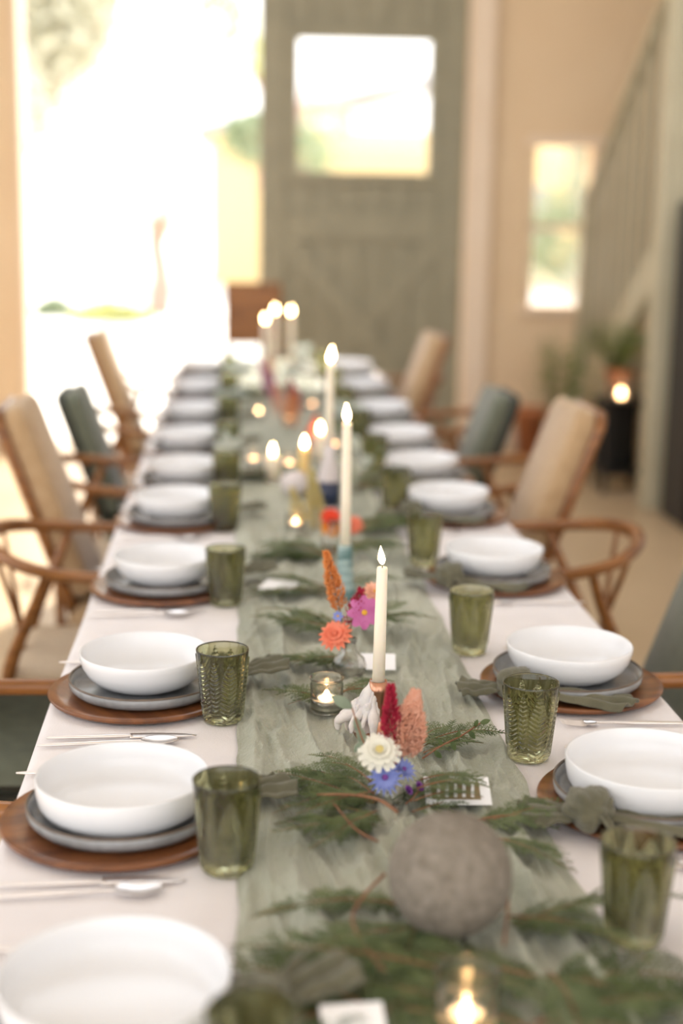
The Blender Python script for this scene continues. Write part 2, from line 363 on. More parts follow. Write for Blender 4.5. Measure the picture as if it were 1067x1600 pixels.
# ------------------------------------------------------------------ outdoors
struct('ground', MB().box(-60, 60, YB+.25, 120, -.14, -.04), M['gravel'])
def tree(name, label, x, y, tr_h, tr_r, crowns, m, seed, leaf=.09, n=1500):
    rnd = random.Random(seed); o = thing(name, label, 'tree', (x, y, -.05))
    tb = MB().tube([(0, 0, 0), (.05, 0, tr_h*.4), (-.03, .05, tr_h*.8), (.1, 0, tr_h*1.15)], [tr_r*1.3, tr_r, tr_r*.8, tr_r*.3], 10)
    for c in crowns: tb.tube([(0, 0, tr_h*.6), (c[0]*.5, c[1]*.5, (tr_h*.6+c[2])*.52), (c[0], c[1], c[2])], [tr_r*.5, tr_r*.35, tr_r*.12], 6)
    tb.obj('trunk', M['bark'], o)
    mb = MB()
    for c in crowns:
        for i in range(n//len(crowns)):
            d = Vector((rnd.gauss(0, 1), rnd.gauss(0, 1), rnd.gauss(0, 1))).normalized()*rnd.uniform(.45, 1)
            q = Vector(c[:3])+d*c[3]; u = Vector((rnd.gauss(0, 1), rnd.gauss(0, 1), rnd.gauss(0, 1))).normalized(); w2 = u.orthogonal().normalized()
            mb.add([q-u*leaf, q+w2*leaf*.5, q+u*leaf, q-w2*leaf*.5], [(0, 1, 2, 3)])
    mb.obj('foliage', m, o, kind='stuff'); return o
tree('tree', 'leafy grey-green tree at the upper left beyond the open doorway', -2.6, 17, 3.0, .12, [(.2, 0, 3.1, .8), (-.5, 0, 3.9, .9), (.9, .2, 4.3, .9), (.7, 0, 3.6, .6), (1.9, 0, 4.8, .6)], M['leafpale'], 1, .10, 4200)
tree('tree', 'slender reddish trunk tree outside, standing centre left of the doorway', -1.15, 22, 1.5, .17, [(.0, 0, 1.35, .28), (.35, 0, 1.75, .28)], M['leafout'], 2, .06, 120)
tree('tree', 'yellow-green tree whose branches reach the top right of the doorway', 1.2, 26, 3.4, .14, [(-.6, 0, 4.2, .5), (-1.4, 0, 4.9, .6), (.4, 0, 3.0, .7)], M['leafyel'], 4, .10, 700)
tree('tree', 'green tree seen just left of the barn door edge', .45, 20, 2.2, .08, [(-.25, 0, 2.55, .38), (.5, 0, 2.3, .5)], M['leafout'], 6, .09, 600)
def shrub(label, x, y, r, m, seed, sc=(1, 1, 1)):
    rnd = random.Random(seed); mb = MB(); o = thing('shrub', label, 'shrub', (x, y, -.05))
    for i in range(600):
        d = Vector((rnd.gauss(0, 1), rnd.gauss(0, 1), abs(rnd.gauss(0, 1)))).normalized()*rnd.uniform(.5, 1)*r
        d = Vector((d.x*sc[0], d.y*sc[1], d.z*sc[2])); u = Vector((rnd.gauss(0, 1), rnd.gauss(0, 1), rnd.gauss(0, 1))).normalized(); w2 = u.orthogonal()
        mb.add([d-u*.06, d+w2*.03, d+u*.06, d-w2*.03], [(0, 1, 2, 3)])
    mb.obj('foliage', m, o, kind='stuff')
    MB().tube([(0, 0, 0), (.02, 0, r*.8)], [.03, .012], 6, 0).obj('stem', M['bark'], o)
tree('tree', 'bushy green tree seen through the small window by the stairs', 5.6, 23, .9, .12, [(-.2, 0, 1.2, .9), (.5, 0, 2.2, .9), (.1, 0, 3.0, .6), (1.0, 0, 1.2, .8)], M['leafout'], 12, .12, 2600)
shrub('low yellowish shrub at the foot of the slender reddish tree', -1.75, 20.6, .42, M['leafyel'], 8, (1.5, 1, .8))
shrub('low grey-green shrub at the left end of the garden', -2.65, 21.5, .35, M['leafout'], 9, (1, 1, .9))
ob = thing('outbuilding', 'pale cream garden building with a grey roof beyond the sliding door', 'building', (3.6, 31, -.05))
MB().box(-4.1, 4, 0, 5, 0, 3.3).obj('walls', M['stucco'], ob, False)
MB().add([(-4.4, -.3, 3.1), (4.4, -.3, 5.2), (4.4, 5.3, 5.2), (-4.4, 5.3, 3.1), (-4.4, -.3, 3.3), (4.4, -.3, 5.4), (4.4, 5.3, 5.4), (-4.4, 5.3, 3.3)],
         [(0, 1, 2, 3), (7, 6, 5, 4), (0, 4, 5, 1), (1, 5, 6, 2), (2, 6, 7, 3), (3, 7, 4, 0)]).obj('roof', M['roof'], ob, False)
for xx in (-2.2, .2, 2.4): MB().box(xx, xx+.8, -.03, 0, 1.0, 2.2).obj('window', M['roof'], ob, False)
# ------------------------------------------------------------------ table
TZ = .75
Y0, Y1 = .85, 7.55
tb = thing('dining_table', 'very long dining table under the white cloth', 'table', (CX, 4.2, 0))
MB().box(-.495, .495, Y0-4.2, Y1-4.2, .715, .747, bev=.006).obj('tabletop', M['oak'], tb, False)
for yy in (Y0+.15, 3.0, 5.2, Y1-.2):
    for s in (-1, 1): MB().box(s*.23-.03, s*.23+.03, yy-4.23, yy-4.17, 0, .715, bev=.005).obj('leg', M['oak'], tb, False)
def clothf(u, v):
    # cross section: flat top with a short rolled edge
    s = (u-.5)*2; X = s*.545
    a = abs(X); sg = 1 if X > 0 else -1
    if a > .503: x, z = sg*(.503+.008*math.sin(min(1, (a-.503)/.012)*PI/2)), TZ+.003-(a-.503)
    else: x, z = X, TZ+.003
    y = Y0-.01+(Y1-Y0+.02)*v
    return (CX+x+.003*noise.noise((y*2, sg, 0))*(a > .45), y, z+.0008*noise.noise((x*9, y*5, 3)))
tc_ = MB().grid(110, 260, clothf).obj('tablecloth', M['cloth']); tag(tc_, 'blush white linen tablecloth covering the whole long table', 'tablecloth')
# gauze runner
def rfold(x, y):
    q = noise.noise((x*2.2, y*.9, 1.3)); q2 = noise.noise((x*5, y*1.7, 7.7))
    ph = (x*9+q*2.3+q2*.7+.35*math.sin(y*1.3))
    a = abs((ph % 1)-.5)*2
    amp = .5+.5*noise.noise((x*3, y*1.4, 4.4))
    z = .019*(max(0, a-.5)/.5)**1.3*amp
    ph2 = x*23+q*5+q2*3; z += .008*(abs((ph2 % 1)-.5)*2)**2*(.6+noise.noise((x*6, y*2.5, 9)))
    z += .004*abs(noise.noise((x*40, y*18, 2)))+.002*abs(noise.noise((x*70+q*8, y*14, 5)))
    s1 = noise.noise((x*13+q*3, y*3.4, 11)); s2 = noise.noise((x*24, y*7+x*6, 5)); s3 = noise.noise((x*9-y*2, y*4+x*8, 21))
    z += .008*max(0, 1-abs(s1)*10)+.0045*max(0, 1-abs(s2)*8)+.005*max(0, 1-abs(s3)*11)
    return z
RL, RR = .006, .408
def redge(y, s): return .010*noise.noise((y*3.1, s*5, 0))+.006*noise.noise((y*11, s*9, 3))
def rz(x, y): return TZ+.0065+rfold(x, y)
def runf(u, v):
    y = Y0-.02+(7.62-Y0)*(v**1.25)
    x = RL+redge(y, 0)+(RR+redge(y, 1)-RL-redge(y, 0))*u
    e = min(u, 1-u)
    return (x, y, TZ+.005+rfold(x, y)*min(1, .35+e*12))
rn = MB().grid(150, 900, runf).obj('table_runner', M['runner']); tag(rn, 'crinkled sage gauze runner down the middle of the table', 'table runner')
# ------------------------------------------------------------------ place settings
Lx, Rx = -.147, .567
LY = [1.25, 1.745, 2.25, 2.92, 3.58, 4.07, 4.66, 5.30, 6.06, 6.85]
RY = [1.22, 1.775, 2.27, 2.98, 3.64, 4.15, 4.70, 5.36, 6.12, 6.90]
ORD = ['nearest the camera', 'second from the camera', 'third from the camera', 'fourth from the camera', 'fifth from the camera', 'sixth from the camera', 'seventh from the camera', 'eighth from the camera', 'ninth from the camera', 'tenth and last']
SIDE = {0: 'left', 1: 'right'}
zt = TZ+.0045
charger = thing('charger_plate', '', 'charger plate', (0, 0, 0))
MB().lathe([(0, 0), (.135, 0), (.150, .006), (.154, .011), (.152, .014), (.135, .0115), (0, .010)], 72).obj('disc', M['acacia'], charger)
plate = thing('dinner_plate', '', 'plate', (0, 0, 0))
MB().lathe([(0, 0), (.095, 0), (.108, .002), (.119, .005), (.1252, .012), (.1262, .0235), (.1235, .0235), (.1200, .012), (.112, .0075), (0, .006)], 72).obj('dish', M['stoneware'], plate)
MB().lathe([(.1262, .0225), (.1264, .0245), (.1248, .0256), (.1232, .0242), (.1228, .0225), (.1262, .0225)], 72, closed=False).obj('rim', M['stonerim'], plate)
bowlA = thing('pasta_bowl', '', 'bowl', (0, 0, 0))      # straight sided
MB().lathe([(0, .002), (.068, .002), (.070, 0), (.078, 0), (.092, .0035), (.1025, .010), (.1085, .020), (.1115, .034), (.1127, .050), (.1112, .0525), (.1092, .050), (.1078, .034), (.1045, .021), (.098, .0125), (.088, .0085), (0, .0075)], 80).obj('dish', M['porcelain'], bowlA)
bowlB = thing('pasta_bowl', '', 'bowl', (0, 0, 0))      # rounded coupe
MB().lathe([(0, .002), (.048, .002), (.050, 0), (.056, 0), (.062, .003), (.079, .010), (.093, .022), (.1015, .036), (.1055, .049), (.1065, .058), (.1048, .0605), (.1028, .058), (.1012, .048), (.096, .034), (.086, .020), (.072, .012), (.058, .0088), (0, .008)], 80).obj('dish', M['porcelain'], bowlB)
knife = MB(); kn = thing('dinner_knife', '', 'knife', (0, 0, 0))
knife.tube([(-.115, 0, .004), (-.09, 0, .004), (-.02, 0, .004), (.0, 0, .004), (.012, 0, .004)], [.0022, .0042, .0052, .0044, .003], 8, flat=.6).obj('handle', M['steel'], kn)
MB().grid(16, 5, lambda u, v: (.010+u*.10, (v-.5)*.019*(1-u**4*.95)+.001-.004*u*u, .0035+.0011*(1-abs(v-.5)*2)*(1-u**3))).obj('blade', M['steel'], kn)
spn = thing('table_spoon', '', 'spoon', (0, 0, 0))
MB().tube([(-.105, 0, .004), (-.08, 0, .004), (-.01, 0, .005), (.03, 0, .006), (.052, 0, .0055)], [.0020, .0040, .0050, .0030, .0034], 8, flat=.6).obj('handle', M['steel'], spn)
def spoonf(u, v):
    a = (v-.5)*2; t = u; wdt = .019*math.sin(PI*min(1, t*.94+.05))**.65
    return (.048+.056*t, a*wdt, .0075-.0045*(1-a*a)*math.sin(PI*t))
MB().grid(16, 11, spoonf).obj('bowl', M['steel'], spn)
fk = thing('dinner_fork', '', 'fork', (0, 0, 0))
MB().tube([(-.105, 0, .004), (-.08, 0, .004), (-.01, 0, .005), (.03, 0, .006), (.048, 0, .0055)], [.0020, .0040, .0050, .0028, .0032], 8, flat=.6).obj('handle', M['steel'], fk)
MB().grid(8, 7, lambda u, v: (.044+.024*u, (v-.5)*.022*min(1, .25+u*1.4), .006-.0025*math.sin(u*2)*(1-(2*v-1)**2))).obj('neck', M['steel'], fk)
for k in range(4):
    MB().tube([(.066, (k-1.5)*.0058, .004), (.085, (k-1.5)*.0062, .0045), (.106, (k-1.5)*.0056, .008)], [.0018, .0016, .0008], 6, 2).obj('tine', M['steel'], fk)
for o in (kn, spn, fk):
    for ch in o.children:
        if ch.name.split('.')[0] in ('blade', 'bowl', 'neck'):
            mo = ch.modifiers.new('t', 'SOLIDIFY'); mo.thickness = .0012; mo.offset = 0
# pressed-glass tumbler with fern fronds in relief
def fern(x, y, Hf=.098, Wf=.021):
    t = y/Hf
    if t < 0 or t > 1: return 0
    w = Wf*math.sin(PI*min(1, (t*.93+.09)))**.6*(1-.25*t)
    ax = abs(x)
    r = max(0, 1-ax/.0011)*.9
    if ax < w:
        ph = ((y-ax*.6)/.0072) % 1
        e = 1-(ax/w)**3
        r = max(r, (max(0, math.sin(PI*ph))**1.3)*e)
    return r
def tumbler(nu, nv):
    TH, R0, R1 = .118, .0295, .0415
    o = thing('glass_tumbler', '', 'tumbler', (0, 0, 0))
    mb = MB(); k = nv
    def rad(z): t = z/TH; return R0+(R1-R0)*(t**.8)-.0008*math.sin(t*PI)
    prof_in = [(.0392, .116), (.0375, .09), (.034, .05), (.0295, .022), (.022, .014), (.0, .012)]
    vs = []; fs = []; rows = nv+1
    for i in range(nu):
        a = 2*PI*i/nu
        for j in range(rows):
            z = .003+(TH-.006)*j/nv; r = rad(z)
            arc = (a/(2*PI)*5) ; fr = (arc % 1)-.5; x = fr*2*PI*r/5
            up = (int(arc) % 2 == 0)
            dsp = fern(x, z-.006) if z < .108 else 0
            dsp = max(dsp, .7*fern((abs(fr)-.5)*2*PI*r/5, (z-.02), .09, .012)) if z < .112 else 0
            rr = r+.0024*dsp
            vs.append((rr*math.cos(a), rr*math.sin(a), z))
    for i in range(nu):
        for j in range(rows-1):
            q = (i+1) % nu; fs.append((i*rows+j, q*rows+j, q*rows+j+1, i*rows+j+1))
    base = len(vs); ext = [(R1-.0002, TH-.001), (R1-.0012, TH)]+prof_in
    bot = [(R0-.003, 0), (0, .0008)]
    for i in range(nu):
        a = 2*PI*i/nu
        for r, z in ext+bot: vs.append((r*math.cos(a), r*math.sin(a), z))
    ke = len(ext); kb = ke+2
    for i in range(nu):
        q = (i+1) % nu; A = base+i*kb; B = base+q*kb
        fs.append((i*rows+rows-1, q*rows+rows-1, B, A))
        for j in range(ke-1): fs.append((A+j, B+j, B+j+1, A+j+1))
        fs.append((q*rows, i*rows, A+ke, B+ke)); fs.append((B+ke, A+ke, A+ke+1, B+ke+1))
    mb.add(vs, fs); mb.obj('cup', M['gglass'], o)
    return o
tum = tumbler(300, 150); tumfar = tumbler(90, 60)
# knotted napkin: two pleated tails and a wrapped knot
def napkin(seed, la=.12, lb=.20, raise_=.0):
    rnd = random.Random(seed); o = thing('knotted_napkin', '', 'napkin', (0, 0, 0)); s0 = rnd.uniform(0, 9)
    def tail(L, w1, sgn, pl, dz, yb):
        w1 = min(w1, .012+L*.5)
        def fn(u, v):
            a = (v-.5)*2; wdt = .012+(w1-.012)*(u**.75); x = sgn*(.012+L*u)
            edge = 1-.16*abs(a)*u
            y = a*wdt*edge+yb*u*u
            z = .016*(1-u)**1.2+dz*u+(.0042*math.cos(a*PI*pl+s0)*(.4+.6*u)+.004*math.cos(a*PI*.5))+.004*noise.noise((u*5+s0, a*2.2, sgn))
            return (x*edge, y, max(.002, z+.003))
        t_ = MB().grid(34, 34, fn).obj('tail', M['napkin'], o)
        m_ = t_.modifiers.new('t', 'SOLIDIFY'); m_.thickness = .0022; m_.offset = 0
    tail(la, .052, -1, 3, .010+raise_, .012)
    if lb > .05: tail(lb, .045, 1, 3.5, .004, -.004)
    def kf(v):
        return .16*noise.noise((v.x*1.6+s0, v.y*1.6, v.z*3))+.07*math.sin(v.x*9+v.y*3+s0)+.05*abs(math.sin(v.z*7+v.x*5))
    MB().ball(.029, (0, 0, .027), 48, 30, (1.05, 1.15, .85), kf).obj('knot', M['napkin'], o)
    pts = [(.010*math.cos(a)+.004, .025*math.cos(a*1)*.0+.028*math.sin(a), .024+.021*math.cos(a)) for a in [2*PI*k/12 for k in range(13)]]
    MB().tube(pts, [.011+.003*math.sin(k*1.7) for k in range(13)], 10, 3, flat=.7).obj('band', M['napkin'], o)
    # loop of cloth that spills from the knot
    if lb > .05: MB().grid(22, 16, lambda u, v: (.006+.032*u*(1-.2*abs(v-.5)), -.012-.036*u+.034*(v-.5)*(.5+u), .032-.022*u*u+.004*math.sin(v*14+s0)*(.3+u))).obj('fold', M['napkin'], o).modifiers.new('t', 'SOLIDIFY').thickness = .002
    return o
naps = [napkin(1, .085, .19), napkin(2, .09, .16, .01), napkin(5, .08, .18), napkin(8, .10, .025, .022), napkin(9, .09, .025, .015), napkin(12, .10, .025, .02)]
protos = [charger, plate, bowlA, bowlB, kn, spn, fk, tum, tumfar]+naps
GL = [(.016, 1.10), (-.009, 1.610), (-.018, 2.128), (-.017, 2.805), (-.022, 3.49), (-.02, 3.98), (-.02, 4.55), (-.02, 5.2), (-.02, 5.95), (-.02, 6.75)]
GR = [(.441, 1.418), (.433, 1.955), (.430, 2.47), (.432, 3.13), (.43, 3.72), (.43, 4.3), (.43, 4.85), (.43, 5.5), (.43, 6.2), (.43, 6.95)]
for side, X, YY, GG in ((0, Lx, LY, GL), (1, Rx, RY, GR)):
    sg = 1 if side == 0 else -1          # direction towards the runner
    for i, y in enumerate(YY):
        w_ = f'{ORD[i]}, {SIDE[side]} side'
        jr = random.Random(i*7+side)
        jx = jr.uniform(-.004, .004)
        X = (Lx, Rx)[side]+(.025 if side == 0 else .05)*(i == 0)
        dup(charger, f'round acacia wood charger plate, {w_}', (X+jx, y, zt), jr.uniform(0, 3), 'wood charger plates')
        dup(plate, f'grey stoneware dinner plate, {w_}', (X+jx+sg*.006, y+.004, zt+.0108), jr.uniform(0, 3), 'grey dinner plates')
        flat = (side == 0 and i in (0, 1)) or (side == 1 and i in (0, 1))
        dup(bowlA if flat else bowlB, ('straight-sided' if flat else 'rounded')+f' white bowl, {w_}', (X+jx+sg*.004, y+.006, zt+.0108+.0068), 0, 'white bowls')
        gx, gy = GG[i]
        dup(tum if i < 5 else tumfar, f'green fern-pattern glass tumbler, {w_}', (gx, gy, zt+.001), jr.uniform(0, 6), 'green tumblers')
        # cutlery: fork on the guest's left, knife and spoon on the right
        rz0 = 0 if side == 0 else PI
        ks = -1 if side == 0 else 1
        cx = X-sg*.04
        if side == 0:
            cy = {1: 1.565, 2: 2.045}.get(i, y-.185)
            dup(kn, f'silver dinner knife beside the setting {w_}', (cx+.02, cy+.012, zt), .03, 'dinner knives')
            dup(spn, f'silver table spoon beside the setting {w_}', (cx+.0, cy-.016, zt), .06, 'table spoons')
            dup(fk, f'silver dinner fork beside the setting {w_}', (cx-.015, y+.172, zt), 0, 'dinner forks')
        else:
            dup(kn, f'silver dinner knife beside the setting {w_}', (cx, y+.172, zt), PI, 'dinner knives')
            dup(spn, f'silver table spoon beside the setting {w_}', (cx-.01, y+.200, zt), PI-.03, 'table spoons')
            dup(fk, f'silver dinner fork beside the setting {w_}', (cx+.01, y-.185, zt), PI-.02, 'dinner forks')
        if side == 0: nx, ny, nr = X+.130, y+.012, PI+.35
        else: nx, ny, nr = X-.112, y-.088, -.22
        if side == 0 and i == 0: nx, ny, nr = X+.145, y-.005, PI+.7
        dup(naps[(i+side) % 3+(3 if side == 0 else 0)], f'olive linen napkin tied in a knot, {w_}', (nx, ny, zt+.012), nr, 'knotted napkins')
for o in protos:
    for ch in list(o.children):
        bpy.data.objects.remove(ch)
    bpy.data.objects.remove(o)
# ------------------------------------------------------------------ chairs
def wishbone():
    o = thing('wishbone_chair', '', 'chair', (0, 0, 0))     # +x is the back of the chair, origin on the floor at seat centre
    arc = [(-.20, -.265, .690), (-.08, -.275, .693), (.06, -.262, .700), (.17, -.215, .715), (.245, -.12, .735), (.27, 0, .742), (.245, .12, .735), (.17, .215, .715), (.06, .262, .700), (-.08, .275, .693), (-.20, .265, .690)]
    MB().tube(arc, [.012, .015, .015, .016, .018, .021, .018, .016, .015, .015, .012], 12, 5).obj('arm_rail', M['oak'], o)
    for s in (-1, 1):
        MB().tube([(-.21, s*.235, 0), (-.205, s*.24, .25), (-.20, s*.242, .43), (-.16, s*.262, .685)], [.011, .016, .017, .011], 10, 4).obj('leg', M['oak'], o)
        MB().tube([(.20, s*.20, 0), (.205, s*.19, .30), (.20, s*.195, .45), (.13, s*.222, .62), (.10, s*.25, .70)], [.011, .016, .018, .014, .010], 10, 4).obj('leg', M['oak'], o)
        MB().tube([(-.2, s*.238, .26), (.2, s*.19, .26)], .009, 8, 0).obj('stretcher', M['oak'], o)
    MB().tube([(-.2, -.24, .40), (-.2, .24, .40)], .012, 8, 0).obj('seat_rail', M['oak'], o)
    MB().tube([(.2, -.19, .40), (.2, .19, .40)], .012, 8, 0).obj('seat_rail', M['oak'], o)
    y_ = MB()
    for s in (-1, 1): y_.tube([(.195, 0, .42), (.205, s*.012, .52), (.23, s*.055, .64), (.25, s*.085, .735)], [.018, .017, .014, .011], 8, 4, flat=.45)
    y_.obj('back_splat', M['oak'], o)
    def seat(u, v):
        x = -.225+.44*u; yw = .245-.045*u; yy = (v-.5)*2*yw
        return (x, yy, .447-.014*math.sin(PI*u)*math.sin(PI*v)-.022*(max(0, abs(u-.5)*2-.86)/.14)**2-.022*(max(0, abs(v-.5)*2-.88)/.12)**2)
    s_ = MB().grid(26, 26, seat).obj('seat', M['cord'], o); mo = s_.modifiers.new('t', 'SOLIDIFY'); mo.thickness = .02
    return o
def highback(fab, wood, bh=.57, hw=.165):
    o = thing('high_back_chair', '', 'chair', (0, 0, 0))
    T = Matrix.Translation((.19, 0, .47)) @ Matrix.Rotation(.34, 4, 'Y')
    cu = MB()
    def cf(th0, th1, wd, z0, z1, rr, name, m):
        def rp(u):  # rounded rectangle outline param
            pts = []; n = 8
            for (cx, cz, a0) in ((wd-rr, z1-rr, 0), (-wd+rr, z1-rr, PI/2), (-wd+rr, z0+rr*.4, PI), (wd-rr, z0+rr*.4, 1.5*PI)):
                r_ = rr if a0 < PI else rr*.4
                if a0 >= PI: cx = (wd-r_)*(1 if cx > 0 else -1)
                for k in range(n): a = a0+PI/2*k/(n-1); pts.append((cx+r_*math.cos(a), cz+r_*math.sin(a)))
            return pts
        pts = rp(0); N = len(pts); mb = MB(); vs = []; lay = [(th0, .90), (th0+.008, 1), (th1-.008, 1), (th1, .90)]
        zc = (z0+z1)/2
        for x, k in lay:
            for (yy, zz) in pts:
                q = .012 if k < 1 else 0
                l_ = math.hypot(yy, zz-zc) or 1
                vs.append(T @ Vector((x, yy-yy/l_*q, zz-(zz-zc)/l_*q)))
        fs = [(a*N+i, a*N+(i+1) % N, (a+1)*N+(i+1) % N, (a+1)*N+i) for a in range(3) for i in range(N)]
        fs += [tuple(range(N))[::-1], tuple(3*N+i for i in range(N))]
        mb.add(vs, fs).obj(name, m, o)
    cf(-.055, 0, hw, .02, bh, .05, 'back_cushion', fab)
    cf(0, .030, hw+.006, -.03, bh+.01, .05, 'back_frame', wood)
    MB().box(-.23, .21, -.225, .225, .40, .475, bev=.022).obj('seat_cushion', fab, o)
    MB().box(-.22, .22, -.21, .21, .365, .40, bev=.006).obj('seat_frame', wood, o, False)
    for s in (-1, 1):
        MB().tube([(-.20, s*.20, 0), (-.19, s*.195, .37)], [.012, .018], 10, 0).obj('leg', wood, o)
        MB().tube([(.27, s*.20, 0), (.20, s*.195, .37)], [.012, .018], 10, 0).obj('leg', wood, o)
    return o
wish = wishbone(); hbt = highback(M['tan'], M['oak']); hbg = highback(M['forest'], M['darkwood'], .47)
kinds = [(2.20, 'w'), (2.90, 'g'), (3.52, 'w'), (3.97, 't'), (4.55, 'w'), (5.05, 'g'), (5.72, 'w'), (6.35, 't'), (7.05, 'w')]
cn = {'w': 0, 'g': 0, 't': 0}; cnt = {'w': ['nearest', 'second', 'third', 'fourth', 'fifth'], 'g': ['nearer', 'farther'], 't': ['nearer', 'farther']}
for y, k in kinds:
    for side in (0, 1):
        s = -1 if side == 0 else 1
        src = {'w': wish, 'g': hbg, 't': hbt}[k]
        nm = {'w': 'wooden chair with curved arm rail and woven seat', 'g': 'dark green upholstered high-back chair', 't': 'tan upholstered high-back chair with wooden frame'}[k]
        xx = .55 if k == 'w' else {2.90: (.60, .57), 3.97: (.45, .41), 5.05: (.45, .42), 6.35: (.45, .33)}[y][side]
        yy = y
        dup(src, f'{nm}, {cnt[k][cn[k]]} of its kind on the {SIDE[side]}', (CX+s*xx, yy, 0), 0 if side else PI, {'w': 'curved-arm chairs', 'g': 'green high-back chairs', 't': 'tan high-back chairs'}[k])
    cn[k] += 1
for o in (wish, hbt, hbg):
    for ch in list(o.children): bpy.data.objects.remove(ch)
    bpy.data.objects.remove(o)
hc = thing('head_chair', 'brown wooden chair at the far head of the table', 'chair', (.11, 7.98, 0))
MB().box(-.16, .16, .13, .155, .80, 1.145, bev=.012).obj('backrest', M['oak'], hc, False)
MB().box(-.21, .21, -.21, .19, .43, .47, bev=.012).obj('seat', M['oak'], hc, False)
for s in (-1, 1):
    MB().tube([(s*.18, -.18, 0), (s*.18, -.18, .43)], [.012, .018], 8, 0).obj('leg', M['oak'], hc)
    MB().tube([(s*.15, .19, 0), (s*.15, .165, .45), (s*.145, .165, .95)], [.012, .018, .014], 8, 2).obj('leg', M['oak'], hc)
# ------------------------------------------------------------------ centrepieces
def zr(p): return rz(p.x, p.y) if RL < p.x < RR else zt
def rest(px, py, dz=0.004):
    p = at(px, py, TZ+.008); return Vector((p.x, p.y, TZ+.008+dz))
def flame(o, z, h=.026, r=.0052, lean=0, m='flame'):
    pr = [(0, 0), (.55, .08), (1, .28), (.85, .5), (.42, .78), (.12, .95), (0, 1)]
    mb = MB(); mb.lathe([(r*a, h*b) for a, b in pr], 14, (0, 0, 0), closed=False)
    mb.v = [(x+lean*(q/h)*(1-.3*q/h), y, q+z) for x, y, q in mb.v]; return mb.obj('flame', M[m], o)
def taper(label, loc, h, r=.0095, m='wax', lean=0, fl=.028, tilt=(0, 0)):
    o = thing('taper_candle', label, 'candle', loc, 0, 'taper candles'); o.rotation_euler = (tilt[0], tilt[1], 0)
    MB().lathe([(0, 0), (r*1.06, 0), (r, h*.5), (r*.90, h-.003), (r*.80, h), (r*.4, h-.002), (0, h-.003)], 20).obj('wax', M[m], o)
    MB().tube([(0, 0, h-.004), (0, 0, h+.003), (lean*.2, 0, h+.007)], .0008, 5, 2).obj('wick', M['wick'], o)
    flame(o, h+.003, fl, fl*.2, lean, 'softflame' if fl < .031 else 'flame'); return o
def tealight(label, loc, h=.058, r=.029, dim=1, glow=True):
    v = thing('votive_glass', label.replace('tealight', 'glass votive holder'), 'candle holder', loc, 0, 'glass votive holders')
    MB().lathe([(0, 0), (r*.88, 0), (r*.93, .003), (r*.96, h*.8), (r*.9, h*.88), (r*1.0, h*.97), (r, h), (r*.94, h), (r*.84, h*.88), (r*.88, h*.8), (r*.85, .006), (0, .005)], 36).obj('cup', M['cglass'], v)
    c = thing('tealight', label, 'tealight', (loc[0], loc[1], loc[2]+.0055), 0, 'tealights')
    MB().lathe([(0, 0), (r*.62, 0), (r*.64, .014), (r*.60, .014), (r*.58, .011), (0, .011)], 24).obj('tin', M['steel'], c)
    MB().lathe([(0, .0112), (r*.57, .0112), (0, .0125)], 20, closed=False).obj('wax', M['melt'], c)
    MB().tube([(0, 0, .011), (0, 0, .016)], .0008, 5, 0).obj('wick', M['wick'], c)
    if r < .034 and h > .052 and loc[1] < 3:
        lp = bpy.data.objects.new('tealight_light', bpy.data.lights.new('tealight_light', 'POINT')); C.objects.link(lp); lp.parent = c
        lp.location = (0, 0, .022); lp.data.energy = .02; lp.data.color = (1, .58, .25); lp.data.shadow_soft_size = .0045
    flame(c, .013, (.013 if r < .04 else .022)*dim, (.0042 if r < .04 else .0055)*dim, 0, 'cup_glow' if dim == .55 else 'glow'); return c
# --- stone ball
bp = at(703, 1458, .77)
ball_c = at(703, 1366, .838)
sb = MB().ball(.0675, (0, 0, 0), 96, 60, (1, 1, 1), lambda v: .012*noise.noise(v*2.2)+.008*noise.noise(v*14)+.005*noise.noise(v*34)).obj('stone_ball', M['felt']); sb.location = ball_c
tag(sb, 'rough grey-brown round stone ball resting on the evergreens', 'stone ball')
# --- candle 1 with dripped-wax holder
h1 = at(578, 1158, .76); b1 = Vector((h1.x+.012, h1.y+.012, .764))
ho = thing('candle_holder', 'white wax-dripped candle holder with copper cup behind the flowers', 'candle holder', b1)
MB().lathe([(0, 0), (.034, 0), (.036, .004), (.030, .007), (.018, .012), (.012, .030), (.0115, .055), (.0135, .070), (.0135, .088), (.0125, .088), (.0115, .072), (0, .070)], 28).obj('stand', M['copper'], ho)
dr = MB()
dr.ball(.027, (-.016, .002, .032), 56, 40, (.9, .85, 1.3), lambda v: .22*noise.noise(v*2.3)+.12*noise.noise(v*6)+.05*math.sin(math.atan2(v.y, v.x)*7+v.z*2)*(1-abs(v.z)))
dr.tube([(-.004, .004, .084), (-.010, .002, .070), (-.016, 0, .052), (-.018, 0, .034)], [.007, .012, .016, .021], 14, 5)
rd = random.Random(5)
for k in range(11):
    a = PI*.5+k*PI*1.12/11+rd.uniform(-.1, .1); r1 = .024+rd.uniform(0, .018); e = rd.uniform(-.003, .020); s_ = rd.uniform(.75, 1.3)
    ca, sa = math.cos(a), math.sin(a)
    dr.tube([(.006*ca-.006, .008*sa, .062+.012*rd.random()), (.016*ca-.010, .014*sa, .050+rd.uniform(-.004, .004)), (.026*ca-.012, .020*sa, .040), ((r1+.004)*ca-.014, r1*.8*sa, .030), (r1*ca*1.15-.015, r1*.85*sa, .010+e)], [.004*s_, .0055, .0065*s_, .0058*s_, .0036], 8, 5)
dr.v = [tuple(Vector(v)+.0022*noise.noise_vector(Vector(v)*90)) for v in dr.v]
dr.obj('dripped_wax', M['drip'], ho)
taper('ivory taper candle burning in the wax-dripped holder at the centre', (b1.x, b1.y, .764+.0705), .193, .0092, lean=-.005, fl=.030, tilt=(0, .012))
